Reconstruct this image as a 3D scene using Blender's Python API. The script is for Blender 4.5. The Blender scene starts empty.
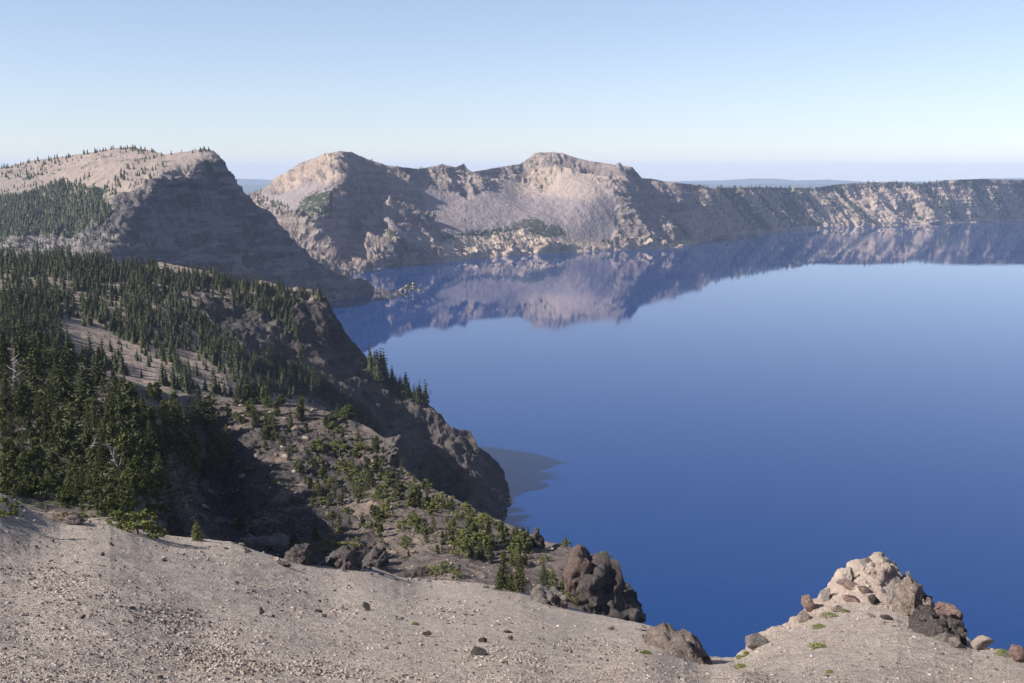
import bpy, math, random
import numpy as np
from mathutils import Vector, Matrix
from mathutils.bvhtree import BVHTree

random.seed(7); RS = np.random.RandomState(11)
SC = bpy.context.scene; COL = SC.collection
F, CX, CY, HOR, H = 1140.0, 512.0, 341.5, 172.0, 300.0
PITCH = math.atan((CY-HOR)/F)
SUN_EL, SUN_AZ = math.radians(37), math.radians(-109)     # azimuth from +Y, clockwise positive

# ------------------------------------------------------------------ camera
cd = bpy.data.cameras.new('camera'); cam = bpy.data.objects.new('camera', cd); COL.objects.link(cam)
cd.sensor_width = 36; cd.lens = F*36/1024; cd.clip_start = 0.5; cd.clip_end = 120000
cam.location = (0, 0, H); cam.rotation_euler = (math.radians(90)-PITCH, 0, 0)
SC.camera = cam
CAM = np.array([0, 0, H])

def rays(px, py):
    px = np.asarray(px, float); py = np.asarray(py, float)
    a = (px-CX)/F; b = -(py-CY)/F; c, s = math.cos(PITCH), math.sin(PITCH)
    return np.stack([a, c+b*s, -s+b*c], -1)
def pt(px, py, d):
    r = rays(px, py); return CAM + r*(np.asarray(d)/np.hypot(r[..., 0], r[..., 1]))[..., None]
def dwater(px, py, z=0):
    r = rays(px, py); return (H-z)*np.hypot(r[..., 0], r[..., 1])/np.maximum(-r[..., 2], 1e-4)

# ------------------------------------------------------------------ noise
_perm = RS.permutation(256); _perm = np.concatenate([_perm, _perm, _perm])
_g = RS.normal(size=(256, 3)); _g /= np.linalg.norm(_g, axis=1)[:, None]
def perlin(p):
    p = np.asarray(p, float); i = np.floor(p).astype(np.int64); f = p-i; u = f*f*f*(f*(f*6-15)+10); i &= 255
    out = 0
    for dx in (0, 1):
        wx = u[..., 0] if dx else 1-u[..., 0]
        for dy in (0, 1):
            wy = u[..., 1] if dy else 1-u[..., 1]
            for dz in (0, 1):
                wz = u[..., 2] if dz else 1-u[..., 2]
                h = _perm[_perm[_perm[(i[..., 0]+dx) & 255]+((i[..., 1]+dy) & 255)]+((i[..., 2]+dz) & 255)]
                g = _g[h]
                out = out + wx*wy*wz*(g[..., 0]*(f[..., 0]-dx)+g[..., 1]*(f[..., 1]-dy)+g[..., 2]*(f[..., 2]-dz))
    return out*1.6
def fbm(p, o=5, gain=.5, ridged=False):
    a, s, t = 1.0, 0, 0
    p = np.asarray(p, float)
    for k in range(o):
        n = perlin(p+k*17.3)
        if ridged: n = 1-2*np.abs(n)*1.3
        s = s+a*n; t += a; a *= gain; p = p*2.03
    s = s/t
    return s-s.mean() if ridged and s.size > 20000 else s
def sstep(a, b, x): t = np.clip((x-a)/(b-a), 0, 1); return t*t*(3-2*t)
def inp1(x, y, poly):
    r = False; n = len(poly); j = n-1
    for i in range(n):
        xi, yi = poly[i]; xj, yj = poly[j]
        if (yi > y) != (yj > y) and x < (xj-xi)*(y-yi)/(yj-yi)+xi: r = not r
        j = i
    return r
def inpoly(x, y, poly):
    r = np.zeros(np.shape(x), bool); n = len(poly)
    for i in range(n):
        x1, y1 = poly[i]; x2, y2 = poly[(i+1) % n]
        if y1 == y2: continue
        c = ((y1 > y) != (y2 > y)) & (x < (x2-x1)*(y-y1)/(y2-y1)+x1); r ^= c
    return r

# ------------------------------------------------------------------ node helpers
class NT:
    def __init__(s, name):
        s.m = bpy.data.materials.new(name); s.m.use_nodes = True; s.t = s.m.node_tree; s.t.nodes.clear()
        s.out = s.n('ShaderNodeOutputMaterial'); s.b = s.n('ShaderNodeBsdfPrincipled'); s.l(s.b.outputs[0], s.out.inputs[0])
        s.b.inputs['Specular IOR Level'].default_value = .15; s.b.inputs['Roughness'].default_value = .9
    def n(s, t, **k):
        x = s.t.nodes.new(t)
        for a, b in k.items(): setattr(x, a, b)
        return x
    def l(s, a, b): s.t.links.new(a, b)
    def coords(s, scale=(1, 1, 1), kind='pos', rot=(0, 0, 0)):
        if kind == 'pos': g = s.n('ShaderNodeNewGeometry').outputs['Position']
        else: g = s.n('ShaderNodeTexCoord').outputs['Object']
        m = s.n('ShaderNodeMapping'); m.inputs['Scale'].default_value = scale; m.inputs['Rotation'].default_value = rot
        s.l(g, m.inputs[0]); return m.outputs[0]
    def noise(s, scale, detail=5, vec=None, rough=.55):
        x = s.n('ShaderNodeTexNoise'); x.inputs['Scale'].default_value = scale; x.inputs['Detail'].default_value = detail
        x.inputs['Roughness'].default_value = rough
        if vec is not None: s.l(vec, x.inputs['Vector'])
        return x.outputs[0]
    def ramp(s, v, stops, interp='LINEAR'):
        x = s.n('ShaderNodeValToRGB'); e = x.color_ramp.elements; x.color_ramp.interpolation = interp
        while len(e) < len(stops): e.new(.5)
        for k, (p, c) in enumerate(stops):
            e[k].position = p; e[k].color = (c if len(c) == 4 else (*c, 1)) if hasattr(c, '__len__') else (c, c, c, 1)
        s.l(v, x.inputs[0]); return x.outputs[0]
    def mix(s, f, a, b, mode='MIX'):
        x = s.n('ShaderNodeMix', data_type='RGBA', blend_type=mode)
        for v, i in ((f, 0), (a, 6), (b, 7)):
            if isinstance(v, (int, float)): x.inputs[i].default_value = v
            elif isinstance(v, tuple): x.inputs[i].default_value = (*v, 1)
            else: s.l(v, x.inputs[i])
        return x.outputs[2]
    def math(s, op, a, b=0.0, c=None, clamp=False):
        x = s.n('ShaderNodeMath', operation=op, use_clamp=clamp)
        for k, v in enumerate((a, b) if c is None else (a, b, c)):
            if isinstance(v, (int, float)): x.inputs[k].default_value = v
            else: s.l(v, x.inputs[k])
        return x.outputs[0]
    def bump(s, h, dist, strength=1.0):
        x = s.n('ShaderNodeBump'); x.inputs['Distance'].default_value = dist; x.inputs['Strength'].default_value = strength
        s.l(h, x.inputs['Height']); s.l(x.outputs[0], s.b.inputs['Normal'])
    def color(s, c):
        if isinstance(c, tuple): s.b.inputs['Base Color'].default_value = (*c, 1)
        else: s.l(c, s.b.inputs['Base Color'])

def terrain_mat(name, rock, talus, cream, veg, fs, bump, strata=0.0, sc=1.0):
    """mask: R vegetation, G cream rock (also sunlight paling on the far right wall), B talus"""
    t = NT(name); at = t.n('ShaderNodeAttribute', attribute_name='mask'); sp = t.n('ShaderNodeSeparateColor'); t.l(at.outputs[0], sp.inputs[0])
    p = t.coords((1, 1, 1)); n1 = t.noise(fs, 7, p, .62); n2 = t.noise(fs*6, 6, t.coords((1, 1, .45), rot=(0, .5, 0)), .6)
    pv = t.coords((1, 1, .35)); n3 = t.noise(fs*2.5, 6, pv, .65)
    rc = t.mix(t.ramp(n1, [(.35, 0.0), (.65, 1.0)]), rock[0], rock[1])
    rc = t.mix(t.ramp(n3, [(.42, 0.0), (.62, 1.0)]), rc, rock[2])
    if strata:
        ps = t.coords((.12, .12, 1.0)); ns = t.noise(strata, 5, ps, .6)
        rc = t.mix(t.ramp(ns, [(.5, 0.0), (.56, .8)]), rc, rock[1])
    tc = t.mix(t.ramp(n3, [(.35, 0.0), (.65, 1.0)]), talus[0], talus[1])
    c = t.mix(sp.outputs[2], rc, tc)
    cc = t.mix(t.ramp(n3, [(.4, 0.0), (.6, 1.0)]), cream[0], cream[1])
    c = t.mix(sp.outputs[1], c, cc)
    vthr = t.math('ADD', sp.outputs[0], t.math('MULTIPLY', t.math('SUBTRACT', n2, .5), 1.6))
    vm = t.ramp(vthr, [(.46, 0.0), (.54, 1.0)])
    vc = t.mix(n2, veg[0], veg[1])
    c = t.mix(vm, c, vc); t.color(c)
    hgt = t.math('ADD', n3, t.math('MULTIPLY', n2, .35)); t.bump(hgt, bump, .8)
    return t.m

# ------------------------------------------------------------------ mesh helpers
def mesh_np(name, V, Fc, mat, smooth=False, mats=None):
    V = np.asarray(V, np.float32); Fc = np.asarray(Fc, np.int32); k = Fc.shape[1]
    me = bpy.data.meshes.new(name); me.vertices.add(len(V)); me.vertices.foreach_set('co', V.ravel())
    me.loops.add(Fc.size); me.loops.foreach_set('vertex_index', Fc.ravel())
    me.polygons.add(len(Fc)); me.polygons.foreach_set('loop_start', np.arange(0, Fc.size, k, dtype=np.int32))
    if smooth: me.polygons.foreach_set('use_smooth', np.ones(len(Fc), bool))
    me.update(calc_edges=True)
    if mat: me.materials.append(mat)
    return me
def link(name, me, parent=None, **tags):
    o = bpy.data.objects.new(name, me); COL.objects.link(o)
    if parent: o.parent = parent
    for k, v in tags.items(): o[k] = v
    return o
def catm(parts):
    V, Fs, n = [], [], 0
    for v, f in parts:
        V.append(v); Fs.append(f+n); n += len(v)
    return np.concatenate(V), np.concatenate(Fs)

# ------------------------------------------------------------------ layered terrain
def tps(ctrl):
    c = np.array([(a, b) for a, b, _ in ctrl], float)/200
    d = np.log([dwater(a, b) if d is None else d for a, b, d in ctrl])
    def K(r): return np.where(r > 1e-9, r*r*np.log(np.maximum(r, 1e-9)), 0)
    n = len(c); A = np.zeros((n+3, n+3)); A[:n, :n] = K(np.linalg.norm(c[:, None]-c[None], axis=2))+np.eye(n)*1e-4
    A[:n, n] = 1; A[:n, n+1:] = c; A[n:, :n] = A[:n, n:].T
    w = np.linalg.solve(A, np.concatenate([d, np.zeros(3)]))
    def f(x, y):
        q = np.stack([np.ravel(x), np.ravel(y)], -1)/200; out = np.zeros(len(q))
        for s in range(0, len(q), 20000):
            b = q[s:s+20000]; out[s:s+20000] = K(np.linalg.norm(b[:, None]-c[None], axis=2))@w[:n]+w[n]+b@w[n+1:]
        return np.exp(out).reshape(np.shape(x))
    return f
BVH = {}; CAMV = Vector((0, 0, H))
def layer(name, stations, ctrl, nu, nv, disp, mask, back, mat, skirt=15.0, tpow=1.0, label=None, cat=None):
    S = np.array(stations, float)
    seg = np.maximum(np.hypot(*np.diff(S[:, :2], axis=0).T), np.hypot(*np.diff(S[:, 2:], axis=0).T)); L = np.concatenate([[0], np.cumsum(seg)])
    vis = np.interp(np.linspace(0, 1, nu), np.linspace(0, 1, len(L)), L) if False else np.linspace(0, L[-1], nu)
    A = np.stack([np.interp(vis, L, S[:, k]) for k in range(4)], -1)
    t = np.linspace(0, 1, nv)**tpow
    X = A[:, 0, None]*(1-t)+A[:, 2, None]*t; Y = A[:, 1, None]*(1-t)+A[:, 3, None]*t
    gi = np.unique(np.concatenate([np.arange(0, nu, 4), [nu-1]])); gj = np.unique(np.concatenate([np.arange(0, nv, 3), [nv-1]]))
    Dc = tps(ctrl)(X[np.ix_(gi, gj)], Y[np.ix_(gi, gj)]); D1 = np.stack([np.interp(np.arange(nu), gi, Dc[:, k]) for k in range(len(gj))], 1)
    kj = np.clip(np.searchsorted(gj, np.arange(nv), 'right')-1, 0, len(gj)-2); fj = (np.arange(nv)-gj[kj])/(gj[kj+1]-gj[kj]); D = D1[:, kj]*(1-fj)+D1[:, kj+1]*fj
    for _ in range(2): D[1:-1, :] = (D[:-2, :]+2*D[1:-1, :]+D[2:, :])/4; D[:, 1:-1] = (D[:, :-2]+2*D[:, 1:-1]+D[:, 2:])/4
    P = pt(X, Y, D)
    du = np.gradient(P, axis=0); dv = np.gradient(P, axis=1); N = np.cross(du, dv); N /= np.linalg.norm(N, axis=2)[..., None]+1e-9
    if N[..., 1].mean() > 0: N = -N
    P = P+N*disp(X, Y, P, t[None, :])[..., None]
    M = mask(X, Y, P)
    # rows behind the crest, falling away
    r = rays(A[:, 0], A[:, 1]); hd = r[:, :2]/np.linalg.norm(r[:, :2], axis=1)[:, None]
    rows = []
    for dd, dz in reversed(back):
        q = P[:, 0].copy(); q[:, :2] += hd*dd; q[:, 2] -= dz; q[:, 2] += fbm(q/ (dd*1.5+10), 3)*dd*.12; rows.append(q)
    nb = len(rows)
    P = np.concatenate([np.stack(rows, 1), P], 1); M = np.concatenate([np.repeat(M[:, :1], nb, 1), M], 1)
    if skirt:
        q = P[:, -1].copy(); q[:, 2] -= skirt; rb = rays(A[:, 2], A[:, 3]); q[:, :2] -= rb[:, :2]/np.linalg.norm(rb[:, :2], axis=1)[:, None]*skirt*1.8; P = np.concatenate([P, q[:, None]], 1); M = np.concatenate([M, M[:, -1:]], 1)
    nu_, nv_ = P.shape[:2]; idx = np.arange(nu_*nv_).reshape(nu_, nv_)
    Fc = np.stack([idx[:-1, :-1], idx[:-1, 1:], idx[1:, 1:], idx[1:, :-1]], -1).reshape(-1, 4)
    me = mesh_np(name, P.reshape(-1, 3), Fc, mat, True)
    ca = me.color_attributes.new('mask', 'FLOAT_COLOR', 'POINT'); m4 = np.ones((nu_*nv_, 4), np.float32); m4[:, :3] = np.clip(M.reshape(-1, 3), 0, 1)
    ca.data.foreach_set('color', m4.ravel())
    o = link(name, me, kind='structure')
    if label: o['label'] = label; o['category'] = cat or 'terrain'
    V = P.reshape(-1, 3)
    BVH[name] = BVHTree.FromPolygons(V.tolist(), Fc.tolist())
    return o
def cast(px, py, names=None):
    a = (px-CX)/F; b_ = -(py-CY)/F; c_, s_ = math.cos(PITCH), math.sin(PITCH); d = Vector((a, c_+b_*s_, -s_+b_*c_)).normalized(); best = None
    for n, b in BVH.items():
        h = b.ray_cast(CAMV, d)
        if h[0] is not None and (best is None or h[3] < best[2]): best = (n, h[0], h[3])
    if best is None or (names and best[0] not in names): return None
    return best
WARP = {}
def soft(X, Y, P, s, amp, poly, n=4):
    o = 0
    for k in range(n):
        key = (X.shape, float(P[3, 3, 0]), float(P[5, 7, 2]), s, k)
        if key not in WARP: Q = P/(s/(1+k*.8))+k*31.7; WARP[key] = (fbm(Q, 4), fbm(Q+50, 4))
        a = amp/(1+k*.35); o = o+inpoly(X+WARP[key][0]*a, Y+WARP[key][1]*a, poly)
    return o/n
def wp(X, Y, P, s, amp):   # warped image lookup for material regions, warp made of world noise
    return X+fbm(P/s, 4)*amp, Y+fbm(P/s+50, 4)*amp

# far caldera wall with the middle peak
WB = [(150,330),(236,300),(262,296),(300,290),(341,280),(375,270),(395,266),(430,263),(470,259),(520,255),(570,252),(640,249),(680,247),(700,242),(741,235),(833,228),(900,225),(984,222),(1024,221),(1150,219),(1400,217)]
WC = [(150,205),(232,192),(247,194),(262,190),(275,180),(300,163),(318,157),(330,153),(341,151),(352,152),(365,158),(385,165),(410,168),(418,169),(440,165),(455,167),(461,165),(464,163),(467,168),(472,172),(500,167),(520,164),(535,154),(550,152),(565,154),(585,160),(610,164),(632,167),(642,178),(655,179),(665,182),(690,184),(710,188),(760,187),(790,188),(815,188),(820,187),(840,184),(870,182),(900,182),(920,184),(945,180),(980,179),(1024,180),(1150,179),(1400,178)]
wbx = [b[0] for b in WB]; wby = [b[1] for b in WB]
def wbot(cx):
    bx = np.interp(cx, [150,341,440,550,690,1400], [150,341,440,555,700,1400]); return (bx, np.interp(bx, wbx, wby))
st = [(a, b, *wbot(a)) for a, b in WC]
ct = [(150,200,4600),(245,195,4500),(262,190,4350),(300,163,4250),(341,151,4080),(365,158,4200),(410,168,4450),(430,167,4560),(462,165,4660),(500,167,4860),(550,152,5050),(585,158,4980),(610,165,4900),(632,167,4850),(645,179,4950),(690,184,5260),(710,188,5560),(760,187,6080),(820,187,6700),(900,182,7200),(980,179,7450),(1024,180,7520),(1200,179,7750),(1400,178,7850),
 (341,180,3850),(343,205,3740),(300,190,3920),(270,203,4050),(290,212,3700),(325,215,3640),(315,235,3560),(342,255,3570),
 (358,200,4020),(368,235,3820),(380,200,4060),(388,220,3800),(376,250,3620),(400,195,4250),(405,235,3760),(425,215,4130),(430,245,3870),
 (450,198,4440),(500,195,4580),(450,230,4060),(500,230,4240),(535,225,4340),(530,180,4900),(552,165,4880),(560,200,4620),(585,190,4650),(580,225,4450),(625,190,4720),(615,220,4580),(650,200,4850),(660,225,4720),(690,205,5130),(700,225,5080),(640,235,4560)]
ct += [(b[0], b[1], None) for b in WB]
TAL = [[(420,186),(455,192),(470,198),(505,176),(545,190),(562,170),(595,178),(618,205),(612,248),(560,246),(520,226),(500,228),(445,236),(425,210)], [(262,193),(300,188),(335,175),(330,205),(295,213),(262,205)], [(362,200),(378,205),(440,258),(405,240)]]
CRM = [[(440,240),(470,236),(520,232),(560,238),(600,243),(690,240),(690,250),(440,262)], [(262,190),(300,165),(341,152),(338,185),(300,180)], [(505,180),(560,165),(600,175),(600,200),(520,195)], [(690,190),(1400,180),(1400,226),(690,245)]]
VG = [[(440,233),(500,228),(535,215),(560,236),(560,246),(500,248),(445,250)], [(305,195),(335,185),(338,215),(290,215)], [(540,222),(560,225),(575,250),(560,250)], [(372,215),(390,225),(430,255),(400,250)], [(600,240),(680,240),(680,247),(600,249)]]
def far_disp(X, Y, P, t):
    wx, wy = wp(X, Y, P, 150, 7)
    tal = np.zeros(X.shape)
    for q in TAL: tal = np.maximum(tal, soft(X, Y, P, 150, 9, q))
    s = P*np.array([1, 1, .28]); ang = P[..., 2]*.55      # chutes lean with height
    q = np.stack([(P[..., 0]+ang)/250, P[..., 1]/250, P[..., 2]/600], -1)
    g = fbm(q, 7, .56, True); f2 = fbm(np.stack([(P[..., 0]+ang)/55, P[..., 1]/55, P[..., 2]/130], -1), 5, .65, True)
    edge = sstep(0, .05, t)*sstep(1.0, .965, t)*(1-.55*inpoly(wx, wy, VG[0]))
    big = .85+.95*np.exp(-((X-715)/60)**2)+.75*np.exp(-((X-390)/38)**2)+.2*np.exp(-((X-470)/80)**2)
    return (g*66*big*edge+f2*14*(.2+.8*edge))*(1-.88*tal)+fbm(P/np.array([400,400,16]), 3)*7*(1-tal)*edge
def far_mask(X, Y, P):
    wx, wy = wp(X, Y, P, 120, 9)
    m = np.zeros(X.shape+(3,))
    for q in TAL: m[..., 2] = np.maximum(m[..., 2], soft(X, Y, P, 150, 9, q))
    for q in CRM: m[..., 1] = np.maximum(m[..., 1], soft(X, Y, P, 90, 14, q)*(1.0 if q is CRM[0] else .5 if q is not CRM[3] else .75))  # cream weight on the right wall also pales it to look sunlit
    for q in VG: m[..., 0] = np.maximum(m[..., 0], soft(X, Y, P, 90, 16, q)*.62)
    m[..., 0] *= 1-.6*inpoly(wx, wy, CRM[0])
    q = np.stack([(P[..., 0]+P[..., 2]*.9)/95, P[..., 1]/400, P[..., 2]/600], -1); n = fbm(q, 4)
    right = sstep(660, 720, X+fbm(P/200, 3)*60)
    m[..., 0] = np.maximum(m[..., 0], right*(.36+1.5*n)); m[..., 0] = np.maximum(m[..., 0], (1-right)*(.22+.5*n)*(1-m[..., 2])*sstep(420, 470, X))
    m[..., 1] = np.maximum(m[..., 1], sstep(22, 10, P[..., 2]+fbm(P/50, 3)*14)*sstep(430, 450, X))
    m[..., 0] *= sstep(8, 20, P[..., 2]+fbm(P/50, 3)*14)
    return m
M_far = terrain_mat('caldera_rock', ((.10,.082,.078),(.27,.215,.18),(.16,.125,.11)), ((.20,.165,.16),(.25,.205,.195)), ((.46,.36,.27),(.34,.25,.19)), ((.035,.043,.024),(.058,.066,.034)), .010, 26, strata=.05)
BK = [(40,8),(150,50),(500,140),(1500,260),(4000,330)]
layer('far_caldera_wall', st, ct, 1900, 150, far_disp, far_mask, BK, M_far)

# left mountain with shaded cliff
st = [(-320,190,-320,330),(-100,176,-100,325),(0,168,0,318),(30,161,30,316),(60,157,60,314),(85,153,85,313),(100,151,100,312),(115,148,115,311),(130,147,130,310),(150,150,150,310),(165,154,165,309),(185,152,185,308),(200,149,200,308),(212,150,212,307),(219,155,222,307),(225,164,236,306),(232,176,250,305),(240,190,262,305),(255,204,275,304),(270,212,288,303),(283,228,300,303),(296,243,312,302),(312,256,325,301),(330,270,342,299),(345,277,355,297),(360,282,365,295),(370,288,371,293.5),(373,291,374,293)]
ct = [(-320,190,4000),(0,168,3500),(60,157,3350),(130,147,3150),(165,154,2900),(212,150,2790),(225,164,2765),(240,190,2745),(270,212,2765),(310,255,2805),(345,277,2845),(372,291,None),
 (0,190,3150),(60,185,2980),(115,172,2800),(150,165,2740),(190,158,2720),(-300,230,3000),
 (112,215,2420),(130,190,2520),(160,170,2580),(190,165,2630),(212,158,2720),
 (0,225,2750),(60,225,2560),(0,260,2500),(60,260,2360),(100,255,2280),(114,250,2260),
 (135,230,2400),(135,265,2330),(175,200,2590),(175,250,2450),(220,190,2690),(220,250,2560),(265,255,2680),(275,285,2640),(320,280,2770),
 (115,311,2150),(60,314,2180),(0,318,2200),(-320,330,2100),(160,309,2260),(200,308,2350),(250,305,2480),(300,303,2600),(342,299,None),(365,295,None)]
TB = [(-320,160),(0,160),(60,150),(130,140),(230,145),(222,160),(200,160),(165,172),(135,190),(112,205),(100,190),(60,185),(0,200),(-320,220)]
def b1_disp(X, Y, P, t):
    wx, wy = wp(X, Y, P, 120, 5); top = soft(X, Y, P, 120, 5, TB)
    q = np.stack([(P[..., 0]+P[..., 2]*.4)/130, P[..., 1]/170, P[..., 2]/500], -1)
    g = fbm(q, 7, .62, True); edge = sstep(0, .06, t)
    left = sstep(130, 100, X)
    return (g*(30-2*left)*edge+fbm(P/np.array([300,300,26]), 5, .6)*20*edge+fbm(P/40, 5, .6, True)*10)*(1-.75*top)
VB = [[(-320,215),(0,195),(20,195),(60,180),(75,190),(110,185),(115,215),(100,225),(50,232),(0,240),(-320,250)]]
def b1_mask(X, Y, P):
    wx, wy = wp(X, Y, P, 100, 8); m = np.zeros(X.shape+(3,))
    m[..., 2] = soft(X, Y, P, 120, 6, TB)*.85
    m[..., 0] = soft(X, Y, P, 90, 12, VB[0])*.55
    m[..., 0] = np.maximum(m[..., 0], .24+.7*fbm(P/70, 4))
    m[..., 1] = soft(X, Y, P, 90, 12, [(0,160),(130,140),(200,150),(120,200),(60,190)])*.35
    return m
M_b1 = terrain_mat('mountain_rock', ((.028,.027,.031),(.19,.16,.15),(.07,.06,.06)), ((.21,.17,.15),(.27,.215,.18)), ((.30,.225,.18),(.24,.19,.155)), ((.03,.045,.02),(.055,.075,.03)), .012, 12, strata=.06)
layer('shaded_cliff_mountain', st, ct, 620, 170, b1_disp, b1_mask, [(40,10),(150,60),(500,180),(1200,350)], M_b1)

# forested headland
st = [(-320,262,-320,470),(0,258,0,470),(50,257,40,470),(80,257,80,470),(110,261,105,470),(135,268,130,470),(160,262,150,475),(185,267,180,480),(215,272,210,490),(235,284,230,495),(250,284,245,500),(262,280,258,505),(285,287,280,510),(310,288,310,515),(325,297,325,520),(332,308,335,523),(345,332,350,526),(360,350,365,530),(372,364,380,532),(400,390,405,535),(425,402,430,538),(440,414,440,540),(450,427,450,541),(470,431,462,541),(478,447,470,540),(492,455,478,538),(503,470,487,533),(508,486,495,527),(510,498,503,519),(510,502,508,510)]
ct = [(-320,262,1300),(0,258,1250),(100,258,1200),(200,270,1150),(250,284,1130),(300,288,1110),(325,298,1100),(345,335,1080),(400,392,1060),(440,415,1050),(475,435,1045),(500,468,1045),(510,501,None),
 (-320,400,560),(0,300,900),(0,350,680),(0,420,520),(60,320,860),(100,345,800),(200,300,1060),(200,345,900),(150,380,700),(260,312,1060),(262,340,1010),(262,375,880),(230,395,720),(320,325,1070),(330,370,1030),(310,400,900),(390,430,1010),(440,450,1015),(475,475,1012),(450,500,None),(495,500,1003),(380,470,960),(0,470,430),(150,475,560),(250,500,760),(310,515,850),(380,532,None),(430,538,None),(462,541,None),(487,533,None),(503,519,None)]
CLIF = [(196,292),(225,300),(250,288),(285,283),(325,290),(350,330),(400,385),(480,425),(520,480),(520,530),(430,545),(385,450),(300,398),(262,368),(235,345),(210,320)]
BARE = [[(38,300),(48,318),(62,316),(95,326),(150,352),(182,378),(176,386),(150,384),(100,356),(70,350),(60,338),(40,322)], [(165,343),(190,350),(245,384),(235,396),(190,385)], [(105,262),(131,264),(132,272),(107,269)], [(196,292),(225,300),(245,312),(232,322),(205,320)],[(243,278),(264,279),(264,287),(245,286)],[(185,286),(200,278),(212,284),(205,296)],[(40,358),(80,358),(130,372),(160,400),(120,395)]]
def hl_disp(X, Y, P, t):
    wx, wy = wp(X, Y, P, 40, 6); c = inpoly(wx, wy, CLIF)*1.0
    q = np.stack([(P[..., 0]+P[..., 2]*.2)/48, P[..., 1]/48, P[..., 2]/150], -1)
    edge = sstep(0, .04, t)
    return c*(fbm(q, 7, .6, True)*13*edge+fbm(P/np.array([9,9,22.]), 5, .6, True)*2.6)+(1-c)*fbm(P/70, 5)*6*edge
def hl_mask(X, Y, P):
    wx, wy = wp(X, Y, P, 30, 5); m = np.zeros(X.shape+(3,)); c = inpoly(wx, wy, CLIF)
    b = np.zeros(X.shape, bool)
    for q in BARE: b |= inpoly(wx, wy, q)
    m[..., 2] = (~c)*.9; m[..., 0] = np.where(c, .12+.6*fbm(P/30, 4), np.where(b, .05+.5*fbm(P/9, 4), .42))
    m[..., 1] = (wy < 300)*c*.5
    return m
M_hl = terrain_mat('headland_rock', ((.024,.022,.023),(.085,.07,.062),(.045,.039,.037)), ((.27,.21,.17),(.20,.155,.125)), ((.27,.22,.18),(.2,.16,.13)), ((.035,.045,.02),(.06,.065,.03)), .03, 3, strata=.12)
layer('forested_headland', st, ct, 620, 230, hl_disp, hl_mask, [(12,3),(40,20),(120,80),(300,185)], M_hl)

# near rib and dark hollow
st = [(-320,340,-320,540),(0,346,0,540),(60,358,60,545),(100,369,95,550),(150,388,135,560),(175,396,165,565),(200,394,190,570),(250,400,240,580),(300,404,290,590),(345,416,340,598),(370,428,375,600),(387,440,400,602),(396,458,415,604),(410,475,435,606),(430,487,455,610),(450,496,475,614),(480,512,505,620),(505,523,530,624),(520,529,545,628),(545,541,570,636),(570,546,595,644),(590,556,612,650),(612,560,630,655),(622,572,638,657),(632,590,645,658),(640,606,650,659)]
ct = [(-320,340,470),(0,346,450),(60,358,450),(100,369,440),(150,388,450),(200,394,510),(250,400,505),(300,404,495),(345,416,478),(387,440,455),(410,475,425),(450,496,400),(480,512,378),(520,529,350),(545,541,327),(570,546,318),(590,556,310),(612,560,302),(632,590,296),(640,606,292),
 (0,400,330),(80,410,320),(130,430,285),(0,450,235),(80,470,222),(140,480,215),(150,505,195),(0,500,160),(80,515,160),(-320,500,170),(-320,540,140),(0,540,130),(95,550,135),
 (190,450,425),(190,500,385),(205,540,345),(165,565,270),(240,440,460),(250,500,400),(300,440,455),(300,500,393),(300,550,338),(350,460,438),(350,510,380),(400,510,368),(400,560,308),(450,540,325),(450,580,270),(500,560,300),(540,590,282),(600,620,272),(290,590,290),(375,600,250),(455,610,250),(545,628,252),(645,658,255)]
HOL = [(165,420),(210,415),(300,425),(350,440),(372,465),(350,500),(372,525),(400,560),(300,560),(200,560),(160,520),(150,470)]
def rib_disp(X, Y, P, t):
    wx, wy = wp(X, Y, P, 14, 8); c = inpoly(wx, wy, HOL)*1.0
    e = sstep(0, .05, t)
    tip = sstep(560, 590, X)
    return (fbm(P/22, 5, .55)*3.0*e+(c*.8+tip+.2)*(fbm(P/7, 6, .62, True)*1.8+fbm(P/2.2, 4, .6, True)*.5))
def rib_mask(X, Y, P):
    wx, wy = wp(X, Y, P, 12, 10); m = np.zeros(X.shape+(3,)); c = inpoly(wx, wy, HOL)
    m[..., 2] = np.where(c, .12, .9)*sstep(600, 560, wx); m[..., 0] = .12+.6*fbm(P/12, 4)  # hollow rock coloured near black to paint in its shade
    left = sstep(180, 130, X)*sstep(360, 400, Y); m[..., 0] += left*.25
    m[..., 1] = sstep(.12, .3, fbm(P/18+9, 4))*.4
    return m
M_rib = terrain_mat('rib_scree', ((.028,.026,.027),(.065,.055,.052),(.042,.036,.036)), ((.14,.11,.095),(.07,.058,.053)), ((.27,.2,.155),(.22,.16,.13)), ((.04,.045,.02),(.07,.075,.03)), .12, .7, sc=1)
layer('rocky_rib', st, ct, 640, 240, rib_disp, rib_mask, [(4,1.5),(15,9),(60,50),(150,130)], M_rib, skirt=25)

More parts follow.
